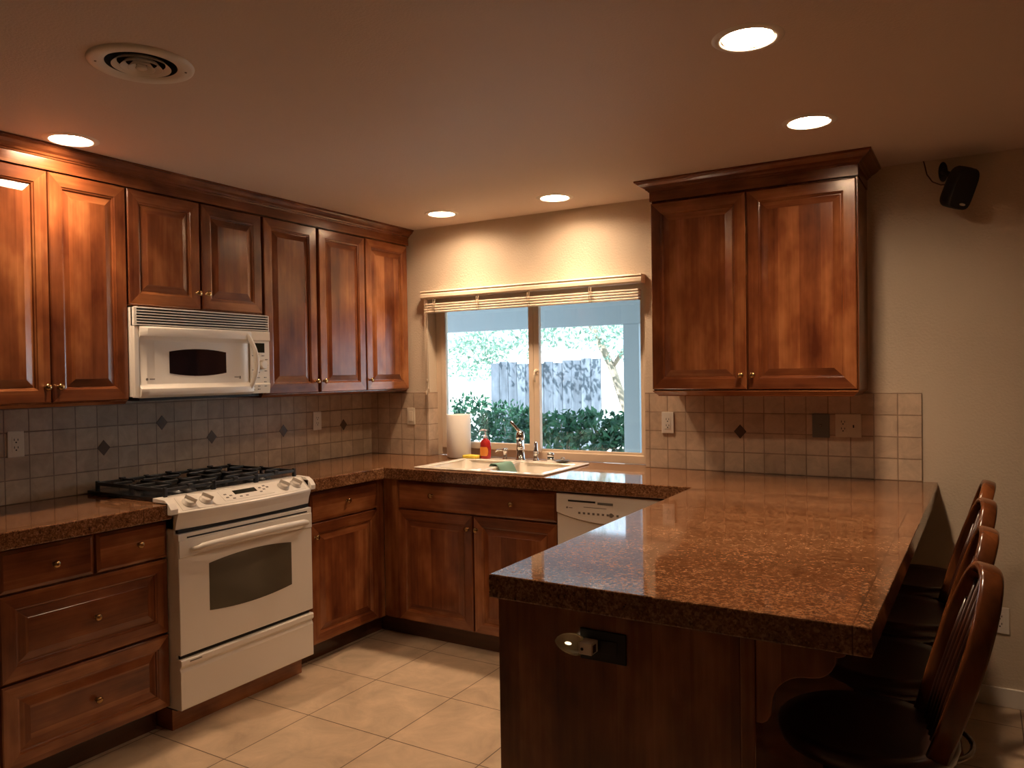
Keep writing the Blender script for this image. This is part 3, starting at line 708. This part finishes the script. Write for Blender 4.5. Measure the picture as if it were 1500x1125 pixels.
m = MB(); m.loft([[(.992+math.cos(2*PI*i/24)*a, YD+math.sin(2*PI*i/24)*b_, SZ+z) for i in range(24)] for z, a, b_ in ((0, .034, .022), (.004, .037, .025), (.06, .038, .026), (.095, .037, .025), (.112, .030, .021), (.122, .016, .014), (.128, .013, .013))], smooth=True)
obj('bottle_body', m, SOAPM, t)
m = MB(); R = []
for z, k in ((.018, .62), (.028, .80), (.046, .88), (.064, .80), (.074, .62)):
    R.append([(.992+.0395*math.sin(a), YD-.0275*math.cos(a), SZ+z) for a in [(-1+2*i/8)*k for i in range(9)]])
m.loft(R, close=False, caps=False); obj('front_label', m, SOAPL, t, label='orange label')
m = MB(); m.lathe([(.0145, .127), (.0145, .142), (.006, .144), (.005, .170), (.010, .172), (.010, .180)], (.992, YD, SZ), (0, 0, 1), 16); m.tube([(.992, YD, SZ+.178), (.978, YD-.02, SZ+.180), (.970, YD-.032, SZ+.174)], [.006, .005, .004], 8)
obj('pump', m, CLEARP, t)
o = obj('sponge', MB().box((.846, -.118, SZ+.0005), (.956, -.050, SZ+.020), rot=Matrix.Rotation(-.10, 3, 'Z')), SPONGE, None, bevel=.006, seg=3)
tag(o, 'flat yellow sponge lying on the back left of the sink', 'sponge')
t = thing('paper_towel_roll', 'white paper towel roll standing left of the sink by the window', 'paper towels', (.752, -.012, CT))
obj('roll', MB().lathe([(.022, .006), (.076, .006), (.078, .010), (.078, .276), (.076, .280), (.022, .280)], (.752, -.012, CT), (0, 0, 1), 40), PAPER, t, bevel=.001)
obj('holder', MB().lathe([(.068, 0), (.068, .005), (.012, .006), (.011, .281), (.004, .283)], (.752, -.012, CT), (0, 0, 1), 24), IVORY, t)
m = MB(); N = 14; R = []
for i in range(N):
    s_ = i/(N-1); row = []
    for j in range(10):
        q = j/9; y = -.40+.17*q + .01*math.sin(7*s_)
        x = 1.196 + .128*s_; d = abs(x-1.26)
        z = SZ+.010 - max(0, d-.030)*2.6 + .006*math.sin(5*q+3*s_)*(.4+abs(s_-.5))
        row.append((x + .008*math.sin(6*q), y, max(z, SZ-.11)))
    R.append(row)
m.loft(R, close=False, caps=False, smooth=True)
o = obj('dish_cloth', m, CLOTH, None, sub=1); md_ = o.modifiers.new('thick', 'SOLIDIFY'); md_.thickness = .003; md_.offset = 1
tag(o, 'green dish cloth draped over the sink divider', 'cloth')

# ------------------------------------------------------------------ window blind
t = thing('window_blind', 'cream slatted blind pulled up at the top of the window', 'blind', (1.27, -.03, 2.0))
obj('valance', MB().prism([(.496, 0, 2.094), (.496, -.062, 2.094), (.496, -.066, 2.086), (.496, -.060, 2.078), (.496, -.066, 2.070), (.496, -.066, 2.052), (.496, -.058, 2.044), (.496, 0, 2.044)], (1.541, 0, 0)), BLINDM, t)
for k in range(4):
    z = 1.952 + k*.0160
    obj('slat', MB().prism([(.512, -.004, z), (.512, -.046, z), (.512, -.048, z+.006), (.512, -.046, z+.012), (.512, -.004, z+.012)], (1.500, 0, 0)), BLINDM, t)
obj('headrail', MB().box((.53, -.05, 2.046), (2.0, -.004, 2.085)), BLINDM, t)
for x in (.60, .94, 1.31, 1.72):
    m = MB(); m.tube([(x-.006, -.057, 2.05), (x-.008, -.059, 2.0), (x-.004, -.058, 1.95)], .0016, 6); m.tube([(x+.008, -.057, 2.05), (x+.006, -.059, 2.0), (x+.008, -.058, 1.95)], .0016, 6)
    m.tube([(x-.012, -.060, 2.005), (x+.004, -.062, 2.016), (x+.016, -.061, 2.003), (x+.004, -.061, 1.984), (x+.014, -.061, 1.965)], .0016, 6)
    obj('ladder_cord', m, CORDM, t)
for x, zb in ((.530, 1.52), (.542, 1.46), (.520, 1.44)):
    m = MB(); m.tube([(x, -.052, 2.05), (x+.002, -.054, 1.8), (x, -.045, zb)], .0014, 6); m.lathe([(.003, 0), (.006, -.012), (.006, -.026), (.002, -.030)], (x, -.045, zb), (0, 0, 1), 10)
    obj('pull_cord', m, CORDM, t)

# ------------------------------------------------------------------ outlets, switches and plates
def plate(name, label, cat, c, face, w=.070, h=.115, mat=IVORY, kind='outlet', group=None):
    def P(du, dz, d):
        if face == 'L': return (c[0]+d, c[1]+du, c[2]+dz)
        return (c[0]+du, c[1]-d, c[2]+dz)
    t = thing(name, label, cat, c, group)
    def bx(u0, u1, z0, z1, d0, d1): 
        a = P(u0, z0, d0); b_ = P(u1, z1, d1); return MB().box(tuple(min(p, q) for p, q in zip(a, b_)), tuple(max(p, q) for p, q in zip(a, b_)))
    obj('face_plate', bx(-w/2, w/2, -h/2, h/2, 0, .006), mat, t, bevel=.0025)
    def sockets(u):
        r = obj('receptacle', bx(u-.017, u+.017, -.034, .034, .006, .0075), mat, t, bevel=.001)
        for dz in (.017, -.017):
            obj('slot', bx(u-.009, u-.006, dz-.002, dz+.008, .0074, .0079), DARK, r); obj('slot', bx(u+.006, u+.009, dz-.002, dz+.007, .0074, .0079), DARK, r); obj('slot', bx(u-.003, u+.003, dz-.012, dz-.006, .0074, .0079), DARK, r)
    if kind == 'outlet': sockets(0)
    if kind == 'combo':
        sockets(-.024); r = obj('rocker_plate', bx(.008, .040, -.034, .034, .006, .0072), mat, t, bevel=.001); obj('toggle', bx(.021, .027, -.010, .004, .007, .010), DARK, r)
    if kind == 'rocker': obj('rocker', bx(-.017, .017, -.034, .034, .006, .010), mat, t, bevel=.002)
    if kind == 'jack':
        obj('jack', MB().lathe([(.007, .006), (.006, .010), (.003, .010)], c, (1, 0, 0) if face == 'L' else (0, -1, 0), 14), CHROME, t)
    return t
plate('wall_outlet', 'white outlet on the tile at the far left under the cabinet', 'outlet', (.010, -2.350, 1.269), 'L', group='outlets')
plate('wall_outlet', 'white outlet on the tile between range and corner', 'outlet', (.010, -.531, 1.262), 'L', .072, .118, WHITEP, group='outlets')
plate('light_switch', 'ivory rocker switch on the tile left of the window', 'switch', (.365, -.010, 1.268), 'B', .066, .112, IVORY, 'rocker')
plate('wall_outlet', 'white outlet on the tile just right of the window', 'outlet', (2.164, -.010, 1.261), 'B', .070, .118, WHITEP, group='outlets')
plate('cable_plate', 'grey plate with cable jack under the right wall cabinet', 'wall plate', (2.964, -.010, 1.262), 'B', .082, .120, GREYM, 'jack')
plate('wall_outlet', 'wide ivory plate with outlet and switch right of the grey plate', 'outlet', (3.092, -.010, 1.265), 'B', .120, .116, IVORY, 'combo', group='outlets')
plate('wall_outlet', 'white outlet low on the plain wall behind the bar stools', 'outlet', (3.722, 0, .392), 'B', .074, .120, WHITEP, group='outlets')
t = thing('outlet_plate', 'black outlet plate on the peninsula end panel', 'outlet', (2.824, -2.362, .856))
obj('face_plate', MB().box((2.760, -2.368, .816), (2.886, -2.362, .894)), BLKP, t, bevel=.002)
obj('receptacle', MB().box((2.783, -2.370, .838), (2.863, -2.368, .872)), BLKP, t, bevel=.001)
t = thing('night_light', 'small plug-in night light with oval ribbed lens in the black outlet', 'night light', (2.80, -2.371, .856))
obj('plug_body', MB().box((2.776, -2.410, .842), (2.812, -2.3705, .872)), WHITEP, t, bevel=.002)
obj('sensor', MB().lathe([(.004, 0), (.004, .0015)], (2.786, -2.4095, .856), (0, -1, 0), 12), DARK, t)
obj('prong_slot', MB().box((2.8115, -2.402, .847), (2.8135, -2.386, .866)), DIAM, t)
m = MB(); R = []
for k in range(11):
    a = k/10; x = 2.780 - .075*a; r = .027*math.sqrt(max(0.02, 1-(max(0, a-.25)/.75)**2))*(.8+.2*min(1, a*5))
    R.append([(x, -2.398+.62*r*math.cos(2*PI*j/24)*(1+.04*(j % 2)), .860+r*math.sin(2*PI*j/24)*(1+.04*(j % 2))) for j in range(24)])
m.loft(R, smooth=True); nl = obj('lens', m, NLIGHT, t)
obj('glint', MB().lathe([(.001, -.009), (.003, -.006), (.0038, 0), (.003, .006), (.001, .009)], (2.744, -2.400, .861), (1, 0, 0), 14), emit('night_light_glint', (1, .85, .6), 3.0), nl)  # added glow standing in for the bright glint on the lens

# ------------------------------------------------------------------ ceiling: recessed lamps and the round vent
def can(x, y, label):
    t = thing('recessed_light', label, 'ceiling light', (x, y, CEIL), 'recessed ceiling lamps')
    obj('trim_ring', MB().lathe([(.0775, .030), (.0775, -.002), (.080, -.006), (.098, -.004), (.103, -.0006)], (x, y, CEIL), (0, 0, 1), 48, caps=False), TRIMW, t)
    obj('lens', MB().lathe([(.0772, .028), (.060, .026), (.030, .025), (.002, .0248)], (x, y, CEIL), (0, 0, 1), 48), LENS, t)
    ld = bpy.data.lights.new('lamp', 'SPOT'); ld.energy = CAN_W; ld.color = CAN_COL; ld.spot_size = math.radians(105); ld.spot_blend = 1.0; ld.shadow_soft_size = .05
    lo = bpy.data.objects.new('lamp', ld); C.objects.link(lo); lo.parent = t; lo.location = (0, 0, .012)
can(3.07, -1.84, 'large nearest recessed ceiling light over the bar counter')
can(3.08, -.93, 'recessed ceiling light in front of the right wall cabinet')
can(.873, -.33, 'recessed ceiling light left of the pair before the window wall')
can(1.64, -.325, 'recessed ceiling light right of the pair before the window wall')
can(.51, -2.36, 'recessed ceiling light close to the left crown moulding')
t = thing('ceiling_vent', 'round white ceiling air vent with dark gaps between its rings', 'vent', (1.44, -2.672, CEIL))
vc = (1.44, -2.672, CEIL)
obj('flange', MB().lathe([(.152, 0), (.150, -.006), (.140, -.010), (.108, -.007), (.1025, -.003)], vc, (0, 0, 1), 56, caps=False), TRIMW, t)
obj('duct', MB().lathe([(.1035, -.003), (.1015, .004), (.1015, .095), (.003, .096)], vc, (0, 0, 1), 56, caps=False), DARK, t)  # near-black colour stands in for the shadow inside the duct
for r, z in ((.080, -.010), (.056, -.013), (.034, -.015)):
    obj('ring', MB().lathe([(r-.012, .002), (r+.003, z), (r+.0045, z), (r-.009, .003)], vc, (0, 0, 1), 44, caps=False), TRIMW, t)
obj('cap', MB().lathe([(.010, .002), (.017, -.014), (.012, -.017), (.002, -.018)], vc, (0, 0, 1), 28), TRIMW, t)
for a in (.95, 4.09): obj('screw', MB().lathe([(.004, 0), (.003, -.002)], (vc[0]+.126*math.cos(a), vc[1]+.126*math.sin(a), CEIL-.0085), (0, 0, 1), 10), SCREW, t)

# ------------------------------------------------------------------ wall speaker
t = thing('wall_speaker', 'small black loudspeaker on a bracket high on the right wall', 'speaker', (3.51, 0, 2.455))
m = MB(); m.loft([[(3.508+.42*r*math.cos(2*PI*i/28), -.0005-h, 2.455+r*math.sin(2*PI*i/28)) for i in range(28)] for r, h in ((.046, 0), (.046, .008), (.040, .018), (.028, .024))], smooth=True); obj('wall_pad', m, BLKP, t)
obj('arm', MB().tube([(3.508, -.020, 2.450), (3.520, -.05, 2.440), (3.545, -.09, 2.415)], [.012, .011, .013], 12), BLKP, t)
m = MB(); ctr = Vector((3.575, -.135, 2.348)); Rm = (Matrix.Rotation(math.radians(28), 3, 'Z') @ Matrix.Rotation(math.radians(20), 3, 'X') @ Matrix.Rotation(math.radians(12), 3, 'Y'))
R = []
for d, k in ((.052, .70), (.046, .86), (.020, 1.0), (-.030, 1.0), (-.046, .94), (-.052, .86)):
    ring = []
    for i in range(24):
        a = 2*PI*i/24; ca, sa = math.cos(a), math.sin(a)
        px = .052*math.copysign(abs(ca)**.45, ca)*k*(1-.10*sa); pz = .092*math.copysign(abs(sa)**.5, sa)*(.5+.5*k)
        ring.append(ctr + Rm @ Vector((px, d, pz)))
    R.append(ring)
m.loft(R, smooth=True); sb = obj('cabinet', m, BLKP, t)
m = MB(); q = ctr + Rm @ Vector((.012, -.053, -.066)); m.loft([[q + Rm @ Vector((.014*math.cos(2*PI*i/16), dd, .006*math.sin(2*PI*i/16))) for i in range(16)] for dd in (.002, -.002)])
obj('badge', m, CHROME, sb, label='silver oval badge')
obj('cable', MB().tube([(3.425, -.003, 2.528), (3.432, -.010, 2.50), (3.442, -.018, 2.45), (3.465, -.03, 2.41), (3.50, -.06, 2.385), (3.545, -.10, 2.375)], .0028, 8), DIAM, t)

# ------------------------------------------------------------------ bar stools (bow-back, swivel)
def make_stool():
    t = thing('bar_stool', '', 'bar stool', (0, 0, 0), 'bow-back bar stools along the bar')
    SH = .675
    m = MB(); R = []
    for z, k in ((SH-.045, .90), (SH-.040, .97), (SH-.020, 1.0), (SH-.006, .99), (SH, .955), (SH-.006, .80), (SH-.012, .4), (SH-.013, .05)):
        R.append([(.205*k*math.cos(2*PI*i/36), .205*k*math.sin(2*PI*i/36), z) for i in range(36)])
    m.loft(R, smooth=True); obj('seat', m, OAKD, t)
    def hoop(s_):     # s_ in 0..1 around the bow: width half .18, height .40, leaning back
        a = PI*s_; cy = math.cos(a); sz = math.sin(a)
        h = .405*abs(sz)**.60; y = -(.135+.030*math.sin(PI*min(1, h/.405*.8)))*math.copysign(abs(cy)**.80, cy)
        return Vector((.142 + .122*(h/.405), y, SH-.005+h))
    pts = [hoop(i/32) for i in range(33)]
    rings = []
    for i, p in enumerate(pts):
        d = (pts[min(i+1, 32)] - pts[max(i-1, 0)]).normalized(); n1 = Vector((.97, 0, -.25)); n1 = (n1 - d*n1.dot(d)).normalized(); n2 = d.cross(n1)
        rings.append([p + n1*.025*math.copysign(abs(math.cos(b_))**.6, math.cos(b_)) + n2*.0115*math.copysign(abs(math.sin(b_))**.6, math.sin(b_)) for b_ in [2*PI*j/12 for j in range(12)]])
    obj('back_hoop', MB().loft(rings, smooth=True), OAK, t)
    for k in range(-3, 4):
        y = k*.037; hh = .395*(1-(abs(y)/.160)**2.4)**.45
        a = Vector((.142, y*.85, SH-.008)); b_ = Vector((.142+.122*hh/.405, y, SH+hh-.008))
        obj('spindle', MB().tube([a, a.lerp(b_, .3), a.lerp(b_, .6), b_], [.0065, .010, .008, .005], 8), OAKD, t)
    obj('swivel', MB().lathe([(.10, SH-.060), (.10, SH-.045)], (0, 0, 0), (0, 0, 1), 24), BLKP, t)
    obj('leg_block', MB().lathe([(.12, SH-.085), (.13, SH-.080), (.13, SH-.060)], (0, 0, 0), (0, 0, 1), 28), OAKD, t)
    for k in range(4):
        a = PI/4 + k*PI/2; c_, s_ = math.cos(a), math.sin(a)
        top = Vector((.10*c_, .10*s_, SH-.08)); bt = Vector((.225*c_, .225*s_, .0))
        rad = [.016, .019, .015, .020, .024, .018, .013, .019, .017, .022, .016, .012, .014]
        pts = [top.lerp(bt, i/12) for i in range(13)]
        obj('leg', MB().tube(pts, rad, 12), OAK, t)
    for z, r in ((.38, .168),):
        for k in range(4):
            a0 = PI/4 + k*PI/2; p = Vector((r*math.cos(a0), r*math.sin(a0), z)); q = Vector((r*math.cos(a0+PI/2), r*math.sin(a0+PI/2), z))
            obj('stretcher', MB().tube([p.lerp(q, i/8) for i in range(9)], [.007, .010, .013, .011, .014, .011, .013, .010, .007], 10), OAK, t)
    obj('foot_ring', MB().tube([(.215*math.cos(2*PI*i/40), .215*math.sin(2*PI*i/40), .215) for i in range(41)], .0095, 10), RINGM, t)
    return t
st = make_stool()
SP = [(3.398, -2.08, .15, 'bow-back bar stool nearest the camera at the bar'), (3.402, -1.57, .05, 'second bow-back bar stool back from the camera'),
      (3.406, -1.02, .12, 'third bow-back bar stool back from the camera'), (3.414, -.49, .02, 'farthest bow-back bar stool by the back wall')]
for i, (x, y, rz, lb) in enumerate(SP):
    s_ = st if i == 0 else copy_tree(st)
    s_.location = (x, y, 0); s_.rotation_euler = (0, 0, rz); s_['label'] = lb

# ------------------------------------------------------------------ outside the window
o = struct('ground', MB().box((-14, .16, -.12), (10, 20, -.02)), SOILM)
t = thing('patio_cover', 'grey patio roof edge with one post outside the window', 'patio cover', (0, 2.5, 0))
obj('roof', MB().box((-5, .16, 2.36), (5, 2.75, 2.42)), SOFFM, t)
obj('beam', MB().box((-5, 2.46, 1.98), (5, 2.56, 2.36)), POSTM, t)
obj('post', MB().box((.868, 2.46, -.02), (1.02, 2.60, 1.98)), POSTM, t, bevel=.005)
def fence(x0, x1, y, h0):
    t = thing('board_fence', 'weathered grey board fence beyond the hedge', 'fence', ((x0+x1)/2, y, 0))
    x = x0; k = 0
    while x < x1-.01:
        w = .142; z1 = h0 + random.uniform(-.03, .03)
        obj('board', MB().box((x+.004, y-.01+random.uniform(-.004, .004), -.02), (x+w-.002, y+.012, z1)), FENCEM, t)
        x += w; k += 1
    for z in (.35, 1.35): obj('rail', MB().box((x0, y+.012, z), (x1, y+.05, z+.09)), FENCEM, t)
    return t
fence(-2.30, -.72, 5.2, 1.70)
o = obj('glare_wall', MB().box((-14, 8.5, -.02), (10, 8.7, 2.0)), GLAREM); tag(o, 'added pale wall standing in for white glare far beyond the fence', 'wall')  # added pale surface in place of the blown-out white behind the fence
def leaf(b, c, s):
    d = Vector((random.gauss(0, 1), random.gauss(0, 1), random.gauss(0, .7))).normalized(); u_ = d.orthogonal().normalized(); u_.rotate(Matrix.Rotation(random.uniform(0, 6.28), 3, d)); v_ = d.cross(u_)
    q = d*s*.12
    vs_ = [b.verts.new(p) for p in (c-u_*s*.5, c-v_*s*.24+q, c+u_*s*.5, c+v_*s*.24+q)]
    b.faces.new((vs_[0], vs_[1], vs_[2])); b.faces.new((vs_[0], vs_[2], vs_[3]))
def blob(n, boxes, s):
    mb = MB()
    for i in range(n):
        (cx_, cy_, cz_), (rx, ry, rz) = random.choice(boxes)
        d = Vector((random.gauss(0, 1), random.gauss(0, 1), random.gauss(0, 1))).normalized()*(random.uniform(.25, 1)**.6)
        leaf(mb.b, Vector((cx_+d.x*rx, cy_+d.y*ry, cz_+d.z*rz)), s*random.uniform(.7, 1.3))
    return mb
def shrub(label, foot, n, boxes, s):
    t = thing('shrub', label, 'shrub', foot, 'shrubs outside the window')
    o = obj('foliage', blob(n, boxes, s), LEAF, t); o['kind'] = 'stuff'
    m = MB()
    for (cx_, cy_, cz_), (rx, ry, rz) in boxes:
        for k in range(2):
            p = Vector((cx_+random.uniform(-.1, .1), cy_, -.02)); m.tube([p, p.lerp(Vector((cx_+random.uniform(-.3, .3)*rx, cy_, cz_)), .5)+Vector((.04, 0, 0)), (cx_+random.uniform(-.5, .5)*rx, cy_, cz_+.2*rz)], [.018, .014, .006], 6)
    obj('stems', m, BARK, t)
shrub('tall dark green shrub seen through the left window pane', (-1.6, 4, 0), 2300, [((-1.85, 4.0, 1.0), (.40, .32, .30)), ((-1.30, 4.0, .92), (.42, .35, .30)), ((-2.35, 4.1, .72), (.30, .3, .22)), ((-1.5, 3.9, .60), (.6, .3, .30))], .08)
shrub('low dense green hedge seen through the right window pane', (-.1, 3.3, 0), 2300, [((-.62, 3.3, .93), (.28, .25, .22)), ((-.20, 3.3, .95), (.36, .28, .22)), ((.20, 3.3, .95), (.36, .28, .22)), ((.55, 3.3, .93), (.32, .28, .22)), ((1.0, 3.3, .94), (.36, .28, .22)), ((1.5, 3.3, .92), (.36, .28, .22)), ((-.05, 3.25, .80), (.8, .25, .14)), ((1.2, 3.25, .80), (.7, .25, .14))], .10)
t = thing('garden_tree', 'leafy tree with overlit pale leaves rising beyond the fence outside', 'tree', (-.55, 5.9, 0))
obj('trunk', MB().tube([(-.35, 5.9, -.02), (-.50, 5.9, .9), (-.72, 5.85, 1.6), (-1.05, 5.8, 2.3), (-1.3, 5.8, 3.0)], [.07, .06, .055, .05, .03], 10), BARK, t)
obj('branch', MB().tube([(-.72, 5.85, 1.6), (-.4, 5.8, 2.0), (.1, 5.8, 2.6)], [.035, .03, .02], 8), BARK, t)
obj('branch', MB().tube([(-1.05, 5.8, 2.3), (-1.8, 5.7, 2.5), (-2.4, 5.6, 2.8)], [.035, .03, .02], 8), BARK, t)
o = obj('foliage', blob(3600, [((-1.5, 4.3, 2.75), (1.2, .4, .3)), ((-2.3, 5.6, 2.15), (.9, .5, .45)), ((-1.2, 5.6, 2.3), (.9, .5, .45)), ((-.2, 5.7, 2.1), (.9, .5, .5)), ((-3.0, 5.8, 1.8), (.6, .5, .4)), ((.3, 5.7, 1.5), (.35, .4, .5))], .085), LEAFT, t); o['kind'] = 'stuff'  # first clump is unseen, added to throw dappled shade on the fence
